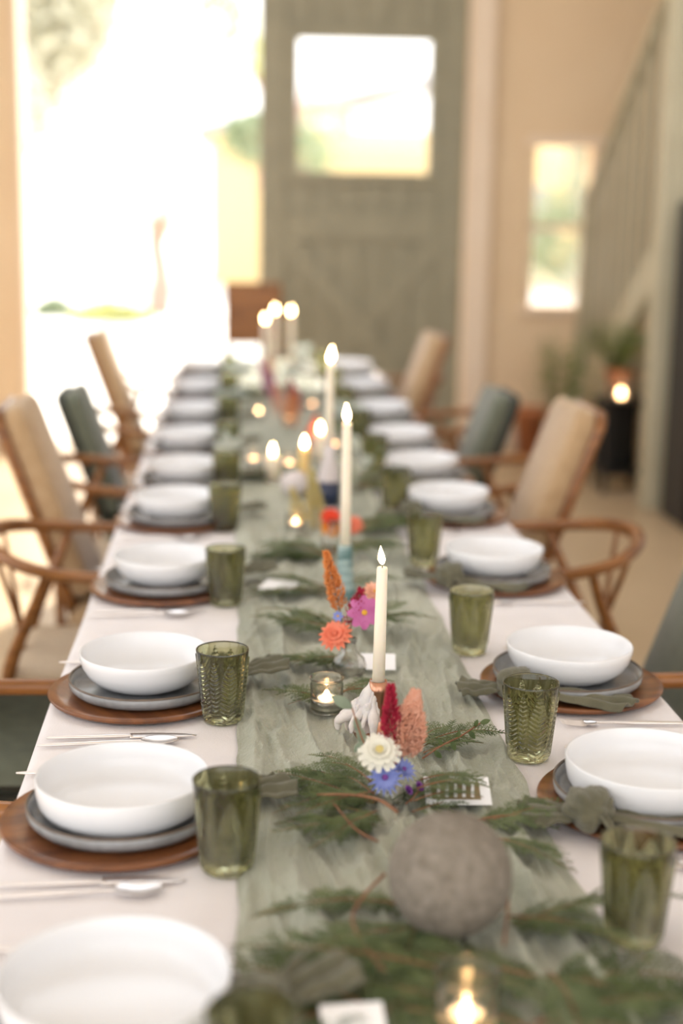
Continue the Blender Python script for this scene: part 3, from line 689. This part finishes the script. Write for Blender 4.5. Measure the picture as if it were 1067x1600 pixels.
# --- teal bottle + candle 2
b2 = rest(538, 938, 0); tb2 = thing('candle_bottle', 'teal glazed ribbed bottle holding the second taper candle', 'candle holder', b2)
MB().lathe([(0, 0), (.024, 0), (.027, .006), (.027, .018), (.021, .024), (.022, .034), (.017, .042), (.019, .056), (.0155, .064), (.017, .080), (.0145, .088), (.016, .100), (.0145, .118), (.012, .118), (.0118, .10), (0, .10)], 28).obj('body', M['teal'], tb2)
taper('ivory taper candle standing in the teal ribbed bottle', (b2.x, b2.y, b2.z+.101), .268, .0105, lean=-.003, fl=.036)
# --- navy and white bottle + candle 3
b3 = rest(513, 800, 0); tb3 = thing('candle_bottle', 'white bottle with navy foot and neck under the third taper candle', 'candle holder', b3)
MB().lathe([(0, 0), (.028, 0), (.030, .01), (.030, .10), (.020, .13), (.015, .15), (.015, .18), (.012, .18), (.012, .16), (0, .16)], 28).obj('body', M['palestone'], tb3)
MB().lathe([(.0302, .02), (.0308, .02), (.0308, .085), (.0302, .085)], 28, closed=False).obj('band', M['navy'], tb3)
taper('ivory taper candle in the navy-banded white bottle', (b3.x, b3.y, b3.z+.161), .235, .0105, lean=.006, fl=.042)
# --- far trio of tapers
for (px, fy, by, lb) in ((412, 492, 612, 'left candle of the three tall tapers at the far end'), (427, 478, 600, 'middle candle of the three tall tapers at the far end'), (452, 480, 598, 'right candle of the three tall tapers at the far end')):
    b = at(px+2, by, .76); sc = b.y/F
    hh = (by-fy-6)*sc*1.02
    hd = thing('candle_holder', lb.replace('candle', 'glass holder under the candle', 1), 'candle holder', (b.x, b.y, .764), 0, 'glass taper holders')
    MB().lathe([(0, 0), (.03, 0), (.032, .005), (.014, .012), (.014, .045), (.012, .045), (.011, .03), (0, .03)], 20).obj('cup', M['cglass'], hd)
    taper(lb, (b.x, b.y, .764+.031), hh-.06, .0125, lean=0, fl=.036)
# --- shorter candles
for px, fy, by, m, lb, r in ((426, 703, 752, 'wax', 'short ivory pillar candle lit left of the honey candle', .022), (475, 690, 772, 'ywax', 'honey coloured candle lit between the ivory pillar candles', .016), (500, 668, 722, 'wax', 'short ivory pillar candle lit right behind the honey candle', .018)):
    b = at(px, by, .765); sc = b.y/F; hh = (by-fy-9)*sc
    o = thing('pillar_candle', lb, 'candle', (b.x, b.y, .767), 0, 'pillar candles')
    MB().lathe([(0, 0), (r, 0), (r, hh-.004), (r*.8, hh), (r*.6, hh-.004), (0, hh-.005)], 22).obj('wax', M[m], o)
    MB().tube([(0, 0, hh-.006), (0, 0, hh+.004)], .001, 5, 0).obj('wick', M['wick'], o)
    flame(o, hh+.001, .036, .0075)
# --- tealights (position of the cup's foot)
for i, (px, py, hgt, rad_, lb) in enumerate((
        (0, 0, .066, .0325, 'lit tealight in clear glass at the bottom edge before the stone ball'),
        (510, 1112, .056, .0275, 'lit tealight in clear glass left of the tall centre candle'),
        (462, 830, .045, .026, 'lit tealight left of the teal bottle, beyond the orange plume'),
        (404, 652, .045, .027, 'lit tealight nearest the left glasses, before the far trio'),
        (452, 662, .05, .03, 'lit tealight below the orange flowers near the far end'),
        (488, 640, .05, .03, 'lit tealight right of the orange flowers near the far end'),
        (396, 728, .055, .03, 'lit tealight left of the short ivory pillar candle'),
        (452, 735, .055, .03, 'lit tealight directly before the honey candle'),
        (522, 705, .055, .03, 'lit tealight just right of the third taper candle'))):
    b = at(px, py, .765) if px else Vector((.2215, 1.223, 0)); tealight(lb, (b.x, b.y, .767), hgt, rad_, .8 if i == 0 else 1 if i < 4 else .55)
b = Vector((2.165, 7.80, .532)); tealight('lit tealight in clear glass on the dark plant stand', b, .13, .055, 2.2)
# --- pale stone
p = at(460, 775, .765); o = MB().ball(.040, (0, 0, 0), 40, 26, (1, .95, .88), lambda v: .05*noise.noise(v*1.7)).obj('pale_stone', M['palestone']); o.location = (p.x, p.y, .802)
tag(o, 'smooth pale round stone beside the honey candle', 'stone')
# --- flowers
def stemto(o, L, m='cedar2', r=.0012): MB().tube([(0, 0, -L), (.004, 0, -L*.5), (0, 0, 0)], r, 6, 3).obj('stem', M[m], o)
def petals(n, L, w, m, o, el=.25, layers=1, tip=.8, z0=0):
    mb = MB()
    for ly in range(layers):
        Ls = L*(1-.22*ly); e = el+.32*ly
        for k in range(n):
            a = 2*PI*(k+.5*ly)/n+random.uniform(-.07, .07); ca, sa = math.cos(a), math.sin(a)
            R0 = L*.12
            rows = []
            for q in range(5):
                t = q/4; wd_ = w*math.sin(PI*min(1, .18+t*tip))**.7; rr = R0+Ls*t*math.cos(e); zz = Ls*math.sin(e)*t-Ls*.22*t*t+z0+.0014*ly
                for s, up in ((-1, .15), (0, 0), (1, .15)): rows.append((rr*ca-s*wd_*sa, rr*sa+s*wd_*ca, zz+up*wd_))
            mb.add(rows, [(q*3+j, (q+1)*3+j, (q+1)*3+j+1, q*3+j+1) for q in range(4) for j in range(2)])
    return mb.obj('petals', M[m], o)
def center(o, r, m, z=0.002):
    mb = MB().ball(r, (0, 0, z), 12, 8, (1, 1, .6))
    for k in range(26):
        a = k*2.4; q = r*math.sqrt(k/26)*.95; mb.ball(r*.14, (q*math.cos(a), q*math.sin(a), z+r*.6*math.sqrt(max(0, 1-(q/r)**2))), 5, 4)
    mb.obj('centre', M[m], o)
def aim(o, d): o.rotation_mode = 'QUATERNION'; o.rotation_quaternion = Vector(d).to_track_quat('Z', 'Y')
def plume(o, L, r, m, n=420):
    mb = MB(); rnd = random.Random(int(L*9999))
    for k in range(n):
        t = rnd.random()**.8; a = rnd.uniform(0, 2*PI); R = r*(math.sin(PI*min(1, .12+t*.88))**.8)*(1-.78*t)*rnd.uniform(.3, 1.08)
        c = Vector((R*math.cos(a), R*math.sin(a), t*L)); d = Vector((math.cos(a)*.9, math.sin(a)*.9, 1)).normalized(); s = .0080*rnd.uniform(.6, 1.2)*(L/.06)**.5
        u = d.orthogonal().normalized()*s*.13; w = d.cross(u)
        b_ = c; e_ = c+d*s
        mb.add([b_, b_+d*s*.45+u, b_+d*s*.45-u*.5+w*.87, b_+d*s*.45-u*.5-w*.87, e_], [(0, 2, 1), (0, 3, 2), (0, 1, 3), (4, 1, 2), (4, 2, 3), (4, 3, 1)])
    mb.obj('plume', M[m], o); MB().tube([(0, 0, -.05), (0, 0, L*.9)], [.0014, .0005], 6, 0).obj('stem', M['twig'], o)
def vase(label, b, r, h):
    v = thing('bud_vase', label, 'vase', b)
    MB().lathe([(0, 0), (r*.55, 0), (r*.9, h*.16), (r, h*.34), (r*.86, h*.52), (r*.45, h*.68), (r*.36, h*.84), (r*.46, h), (r*.40, h), (r*.30, h*.84), (r*.38, h*.68), (r*.78, h*.5), (r*.92, h*.34), (r*.8, h*.17), (0, h*.06)], 36).obj('body', M['cglass'], v)
    return v
TC = Vector((0, -1, .75))    # flower faces lean toward the camera's side of the table
v1 = rest(606, 1262, .002); vase('round clear glass bud vase in front of the white zinnia', v1, .024, .055)
y1 = v1.y
def flower(name, label, cat, px, py, y): return thing(name, label, cat, aty(px, py, y), 0)
o = flower('zinnia', 'white zinnia in the front bud vase', 'flower', 593, 1174, y1-.012); petals(16, .0265, .0050, 'white', o, .10, 4, .68); center(o, .0060, 'limegold', .006); stemto(o, .05); aim(o, (-.1, -.75, .8))
o = flower('cornflower', 'blue cornflower below the white zinnia', 'flower', 602, 1215, y1-.022); petals(16, .024, .0026, 'blue', o, .2, 2, .95); center(o, .0040, 'purple', .003); stemto(o, .035); aim(o, (-.2, -.9, .5))
o = flower('cornflower', 'smaller blue cornflower right of the front blue one', 'flower', 630, 1203, y1-.005); petals(13, .020, .0024, 'blue', o, .35, 2, .95); center(o, .003, 'purple', .003); stemto(o, .04); aim(o, (.5, -.5, .8))
o = flower('zinnia', 'small salmon pink blossom right of the white zinnia', 'flower', 611, 1192, y1+.004); petals(9, .015, .0038, 'pink', o, .3, 2); center(o, .003, 'yellow'); stemto(o, .04); aim(o, (.3, -.7, .6))
for px, py, lb in ((636, 1236, 'purple blossom low on the right of the bud vase'), (653, 1230, 'rightmost purple blossom beside the bud vase')):
    o = flower('purple_blossom', lb, 'flower', px, py, y1-.01); petals(9, .009, .0028, 'purple', o, .7, 3); center(o, .002, 'blue'); stemto(o, .03); aim(o, (.6, -.4, .6))
o = flower('celosia', 'crimson celosia plume in the front bud vase', 'flower', 611, 1164, y1+.006); plume(o, .080, .0135, 'crimson', 1000); aim(o, (-.03, 0, 1))
o = flower('celosia', 'tall peach celosia plume right of the crimson one', 'flower', 628, 1180, y1+.012); plume(o, .088, .030, 'peach', 4200); aim(o, (.18, 0, 1))
v2 = rest(545, 1062, .002); vase('clear glass bud vase behind the second tealight', v2, .030, .072); y2 = v2.y
o = flower('zinnia', 'coral zinnia hanging from the second bud vase', 'flower', 524, 992, y2-.02); petals(16, .027, .0055, 'coral', o, .15, 3); center(o, .005, 'coral', .006); stemto(o, .05); aim(o, (-.3, -.75, .75))
o = flower('celosia', 'crimson cockscomb behind the coral zinnia', 'flower', 549, 978, y2); plume(o, .065, .022, 'crimson', 600); aim(o, (.25, 0, 1))
o = flower('cosmos', 'pink cosmos with a yellow centre left of the tall candle', 'flower', 569, 957, y2-.015); petals(8, .026, .0095, 'magenta', o, .1, 1, .75); center(o, .005, 'yellow'); stemto(o, .06); aim(o, (.15, -1, .3))
o = flower('celosia', 'tall orange celosia plume above the coral zinnia', 'flower', 531, 955, y2+.04); plume(o, .105, .017, 'orange', 700); aim(o, (-.24, 0, 1))
o = flower('small_blue_flower', 'tiny pale blue blossom between coral zinnia and orange plume', 'flower', 528, 963, y2-.01); petals(7, .009, .003, 'blue', o, .3, 1); center(o, .002, 'yellow'); stemto(o, .03); aim(o, (-.2, -.8, .5))
o = flower('zinnia', 'peach blossom half hidden behind the tall ivory candle', 'flower', 585, 925, y2+.08); petals(12, .02, .005, 'peach', o, .2, 3); center(o, .004, 'yellow'); stemto(o, .10); aim(o, (.2, -.6, .6))
v3 = rest(521, 862, .002); vase('clear glass bud vase behind the teal bottle', v3, .030, .072); y3 = v3.y+.03
for px, py, m, lb in ((517, 808, 'redorange', 'red zinnia behind the second taper candle'), (518, 826, 'marigold', 'orange marigold below the red zinnia'), (552, 820, 'coral', 'coral blossom right of the second taper candle')):
    o = flower('zinnia', lb, 'flower', px, py, y3); petals(14, .024, .0055, m, o, .25, 3); center(o, .005, m, .006); stemto(o, .06); aim(o, (0, -.8, .7))
o = flower('celosia', 'yellow-green plume before the honey candle', 'flower', 497, 830, y3+.18); plume(o, .15, .028, 'limegold', 900); aim(o, (-.12, 0, 1))
o = flower('celosia', 'small yellow-green plume left of the red zinnia', 'flower', 472, 818, y3+.15); plume(o, .09, .022, 'limegold', 500); aim(o, (-.3, 0, 1))
for px, py, y, m, L, lb, dr_ in ((432, 625, 5.6, 'magenta', .16, 'magenta plume leaning left below the far tapers', (-.45, 0, 1)), (455, 668, 5.0, 'orange', .12, 'broad orange plume among the far tealights', (.05, 0, 1)), (440, 650, 5.3, 'peach', .12, 'peach plume left of the broad orange plume', (-.2, 0, 1)), (466, 640, 5.5, 'crimson', .12, 'dark red plume right of the magenta plume', (-.3, 0, 1)), (487, 708, 4.45, 'coral', .12, 'coral plume behind the third taper candle bottle', (.1, 0, 1)), (420, 600, 6.1, 'peach', .12, 'pale peach plume at the foot of the far tapers', (0, 0, 1))):
    o = flower('celosia', lb, 'flower', px, py, y); plume(o, L, .038, m, 700); aim(o, dr_)
    MB().tube([(0, 0, 0), (0, 0, -(o.location.z-.765)*.97)], .002, 6, 0).obj('stem', M['cedar2'], o)
for k, (px, py, y, rr_) in enumerate(((378, 578, 6.2, .052), (466, 552, 6.5, .042), (455, 580, 6.2, .045), (470, 572, 6.0, .04), (370, 615, 5.7, .045), (480, 585, 5.9, .04))):
    lb = ['large white bloom left of the far taper trio', 'upper white bloom right of the far taper trio', 'lower white bloom right of the far taper trio', 'white bloom behind the third taper flame', 'white bloom below the large left one', 'white bloom lowest right of the far cluster'][k]
    o = flower('white_hydrangea', lb, 'flower', px, py, y); petals(22, rr_, rr_*.28, 'white' if k % 2 else 'dusty', o, .2, 4); MB().tube([(0, 0, 0), (0, -.01, -(o.location.z-.765))], .002, 6, 0).obj('stem', M['cedar2'], o); aim(o, (0, -.15, 1))
# --- cards
def card(label, loc, w, d, rot, tilt, printed):
    o = thing('place_card', label, 'card', loc); o.rotation_euler = (tilt, 0, rot)
    MB().box(-w/2, w/2, -d/2, d/2, 0, .0015, bev=.0005).obj('card_stock', M['card'], o, False)
    if printed:
        mb = MB().box(-w*.40, w*.34, -d*.33, d*.30, .0016, .0019); mb.obj('print', M['print'], o, False)
        mb = MB()
        for k in range(5):
            x = -w*.33+k*w*.13; mb.add([(x, -d*.25, .0021), (x+w*.05, -d*.26, .0021), (x+w*.075, d*.2, .0021), (x+w*.03, d*.24, .0021)], [(0, 1, 2, 3)])
        mb.obj('pale_lettering', M['card'], o, False)
p = at(712, 1245, .775); card('white printed card leaning among the evergreens behind the stone ball', (p.x+.002, p.y, .783), .088, .058, -.06, .28, True)
p = at(590, 1036, .775); card('small white card behind the tall ivory candle', (p.x, p.y, .777), .062, .045, -.1, .35, False)
p = at(552, 1600, .775); card('small white card at the bottom edge left of the tealight', (p.x, p.y, .777), .062, .045, .05, .3, False)
p = at(436, 918, .775); card('small white card lying left of the orange plume', (p.x, p.y, .778), .075, .05, -.5, .2, False)
# --- evergreens
def cedar_mesh(seed, L=.17, wid=.055):
    rnd = random.Random(seed); mb = MB()
    def strip(p, d, n_, L_, w_):
        k = max(3, int(L_/.0042)); side = d.cross(n_).normalized(); vs = []
        for i in range(k):
            t = i/(k-1); c = p+d*L_*t+n_*(-.10*L_*t*t); ww = w_*(1-.6*t)*(1.0 if i % 2 else .55)
            vs += [c-side*ww+n_*.0002, c+n_*.0006, c+side*ww+n_*.0002]
        mb.add(vs, [(i*3+j, i*3+j+1, i*3+j+4, i*3+j+3) for i in range(k-1) for j in (0, 1)])
    N = int(L/.0065); cur = rnd.uniform(-.25, .25)
    pts = []
    for i in range(N+1):
        t = i/N; x = L*t; pts.append(Vector((x, cur*x*x/L, .012*math.sin(t*PI)-.006*t)))
    for i in range(1, N):
        t = i/N; base = pts[i]; dd = (pts[i+1]-pts[i-1]).normalized()
        for s in ((1, -1) if True else ()):
            bl = wid*math.sin(PI*min(1, .16+.84*t))**.7*(1.05-.45*t)*rnd.uniform(.75, 1.1)
            ang = s*rnd.uniform(.65, .95); d = Vector((dd.x*math.cos(ang)-dd.y*math.sin(ang), dd.x*math.sin(ang)+dd.y*math.cos(ang), rnd.uniform(-.15, .22))).normalized()
            n_ = Vector((rnd.uniform(-.3, .3), rnd.uniform(-.3, .3), 1)).normalized(); n_ = (n_-d*n_.dot(d)).normalized()
            strip(base, d, n_, bl, .0012)
            m = max(1, int(bl/.0075))
            for q in range(1, m+1):
                u = q/(m+1); b2_ = base+d*bl*u-n_*.10*bl*u*u
                for s2 in (-1, 1):
                    a2 = s2*rnd.uniform(.5, .8); d2 = (d*math.cos(a2)+d.cross(n_)*math.sin(a2)).normalized()
                    strip(b2_, d2, n_, bl*.38*(1-.5*u), .0011)
    sm = MB().tube(pts, [.0014*(1-.7*i/N) for i in range(N+1)], 5, 0)
    return sm, mb
CM = []
for sd, L, w, m in ((1, .17, .050, 'cedar'), (2, .15, .042, 'cedar2'), (3, .20, .055, 'cedar'), (4, .12, .045, 'cedar2'), (6, .19, .038, 'cedar')):
    o = thing('cedar_sprig', '', 'evergreen sprig'); a, b = cedar_mesh(sd, L, w); a.obj('stem', M['twig'], o); b.obj('foliage', M[m], o, False); CM.append(o)
def sprig(px, py, ang, v, lb, lift=.012, pitch=0, roll=0, sc=1, z=None):
    p = at(px, py, .770)
    r = dup(CM[v], lb, (p.x, p.y, z if z else TZ+.012+lift), 0, 'cedar sprigs')
    r.rotation_euler = (roll, pitch, math.radians(ang)); r.scale = (sc, sc, sc)
# (base px, base py, heading deg [0=right, 90=away], variant, where)
SP = [
 ((585, 1255), [(165, 0), (150, 2), (185, 1), (200, 4), (130, 3), (215, 0), (110, 1)], 'fanning left of the front bud vase', .74),
 ((590, 1290), [(190, 2), (205, 0), (170, 4), (225, 1), (240, 0)], 'left of the stone ball', .74),
 ((560, 1230), [(160, 0), (140, 1), (180, 2), (120, 4)], 'under the white wax holder', .7),
 ((640, 1265), [(20, 1), (45, 0), (60, 3), (5, 3)], 'right of the front bud vase', .8),
 ((655, 1175), [(35, 3), (15, 1), (55, 3), (25, 0)], 'pointing right behind the peach plume', .8),
 ((740, 1290), [(5, 1), (-5, 4), (12, 3)], 'reaching right behind the stone ball', .9),
 ((780, 1310), [(-30, 3), (-60, 1)], 'close to the right side of the stone ball', .8),
 ((640, 1415), [(175, 4), (183, 4)], 'thin, reaching left across the runner', 1.05),
 ((660, 1440), [(205, 2), (235, 0), (262, 3)], 'below left of the stone ball', 1.05),
 ((790, 1440), [(5, 2), (-20, 1), (-42, 0)], 'below right of the stone ball', 1.05),
 ((690, 1530), [(195, 0), (225, 1), (-20, 3), (175, 2)], 'around the front tealight', 1.1),
 ((850, 1530), [(5, 2), (-30, 0), (160, 0), (-75, 3)], 'at the lower right of the runner', 1.1),
 ((610, 1570), [(170, 0), (205, 2), (-30, 0)], 'at the bottom edge of the runner', 1.1),
 ((830, 1600), [(160, 0), (10, 2), (-20, 1)], 'right of the front tealight', 1.1),
 ((530, 1100), [(170, 0), (150, 3), (190, 3), (60, 3), (20, 1), (-10, 3)], 'around the second tealight', .8),
 ((545, 1040), [(165, 2), (180, 0), (150, 1), (200, 3)], 'left of the second bud vase', .95),
 ((550, 990), [(160, 2), (175, 0), (145, 4), (15, 3), (30, 1), (0, 0)], 'under the crimson cockscomb', .95),
 ((520, 925), [(165, 2), (150, 0), (185, 4), (20, 0)], 'beside the teal bottle', 1.0),
 ((515, 870), [(165, 2), (180, 0), (150, 2), (195, 1), (30, 2), (10, 0)], 'behind the teal bottle', 1.15),
 ((540, 830), [(20, 2), (0, 0), (40, 2)], 'right of the red zinnia', 1.2),
 ((555, 760), [(20, 2), (60, 0), (-10, 2), (100, 1)], 'right of the navy-banded bottle', 1.4),
 ((440, 750), [(170, 2), (200, 0), (20, 2), (60, 1)], 'around the pale stone', 1.3),
 ((540, 690), [(30, 2), (60, 0), (100, 2)], 'right of the far tealights', 1.4),
 ((410, 620), [(170, 2), (120, 0), (60, 2)], 'at the foot of the far tapers', 1.5)]
rnd = random.Random(11)
desc = ['lowest', 'second', 'third', 'fourth', 'fifth', 'sixth', 'seventh']
for (px, py), lst, wh, sc in SP:
    for k, (ang, v) in enumerate(lst):
        sprig(px+rnd.uniform(-8, 8), py+rnd.uniform(-6, 6), ang+rnd.uniform(-6, 6), v, f'cedar sprig {wh}, {desc[k]} of bunch', (.001 if py > 1390 else .006)+.004*k+rnd.uniform(0, .004), rnd.uniform(-.12, .06), rnd.uniform(-.3, .3), sc*rnd.uniform(.9, 1.1))
sprig(650, 1262, 12, 3, 'cedar sprig tip lying over the left half of the printed card', z=.797, sc=.85)
sprig(655, 1240, 2, 3, 'thin cedar sprig just behind the printed card', z=.790, sc=.8)
for o in CM:
    for ch in list(o.children): bpy.data.objects.remove(ch)
    bpy.data.objects.remove(o)
# twigs
def twig(label, pts, r=.0018, dz=None):
    ps_ = [at(a, b, .775) for a, b in pts]; c = ps_[0].copy(); mb = MB()
    mb.tube([Vector((q.x-c.x, q.y-c.y, (dz[i] if dz else .012+.006*math.sin(i*2)))) for i, q in enumerate(ps_)], [r*(1-.5*i/len(ps_)) for i in range(len(ps_))], 7, 5)
    o = mb.obj('twig', M['twig']); o.location = (c.x, c.y, .772); tag(o, label, 'twig')
twig('red-brown twig lying across the cedar left of the stone ball', [(620, 1300), (590, 1285), (550, 1275), (495, 1272)], .0024, [.03, .034, .032, .03])
twig('curved brown twig hanging below the left of the stone ball', [(600, 1400), (565, 1425), (550, 1460), (570, 1505), (600, 1545)], .002, [.03, .02, .02, .022, .022])
twig('short brown twig under the right of the stone ball', [(795, 1390), (792, 1440), (786, 1500)], .002, [.02, .02, .02])
twig('pale forked twig under the red-brown one', [(590, 1340), (555, 1320), (520, 1280)], .0016, [.024, .024, .026])
# leafy sprigs
def leafy(name, label, pts, leaves, m, lf=.03, wf=.35, tw=.0012):
    ps_ = [Vector(q) for q in pts]; c = ps_[0].copy(); o = thing(name, label, 'leafy sprig', c)
    MB().tube([q-c for q in ps_], [tw]*len(ps_), 6, 4).obj('stem', M['twig'], o)
    for (t, ang, el, k) in leaves:
        i = min(int(t*(len(ps_)-1)), len(ps_)-2); f_ = t*(len(ps_)-1)-i; b_ = ps_[i].lerp(ps_[i+1], f_)-c
        d = Vector((math.cos(ang)*math.cos(el), math.sin(el)*.4, math.sin(ang)*math.cos(el))).normalized(); n_ = Vector((0, -1, .4)); n_ = (n_-d*n_.dot(d)).normalized(); s_ = d.cross(n_)
        L = lf*k
        MB().grid(9, 5, lambda u, v: b_+d*L*u+s_*L*wf*(v-.5)*math.sin(PI*min(1, u*.96+.04))**.8+n_*(.12*L*math.sin(u*2.5)-.10*L*(v-.5)**2)).obj('leaf', M[m], o)
    return o
pa = [aty(578, 1180, y1), aty(566, 1155, y1), aty(556, 1125, y1+.01), aty(550, 1106, y1+.02)]
leafy('eucalyptus_sprig', 'grey-green eucalyptus sprig rising left of the white zinnia', pa, [(1, 2.6, 0, 1.0), (.75, -1.9+.6, .1, .7), (.55, -1.25, .1, .85), (.3, -2.2, .1, .6)], 'euca', .034, .45)
pb = [at(660, 1185, .79), at(690, 1165, .80), at(720, 1150, .80), at(750, 1130, .80)]
leafy('leaf_sprig', 'dark green leafy twig pointing right behind the peach plume', pb, [(.2, -.8, .1, 1), (.35, 2.2, 0, .8), (.5, -1.2, 0, 1), (.6, 1.3, 0, .8), (.8, -.9, 0, 1), (.9, 1.2, 0, .8), (1, .3, 0, 1)], 'cedar', .016, .5)
for k, (px, py, lb) in enumerate(((350, 705, 'silver-green leafy branch by the left glasses near the middle'), (352, 640, 'silver-green leafy branch by the left glasses toward the far end'), (575, 715, 'silver-green leafy branch before the right plates'), (360, 585, 'silver-green leafy branch beside the large white bloom'), (470, 560, 'silver-green leafy branch right of the far tapers'), (545, 650, 'silver-green leafy branch right of the third taper'))):
    c = at(px, py, .78); rr_ = random.Random(k)
    pts = [c+Vector((.02*math.sin(q*1.3), .09*(q-2), .02+.018*math.sin(q))) for q in range(5)]
    leafy('silver_branch', lb, pts, [(q/16, rr_.uniform(-PI, PI), rr_.uniform(-1, 1), rr_.uniform(.8, 1.2)) for q in range(16)], 'dusty', .05, .55)
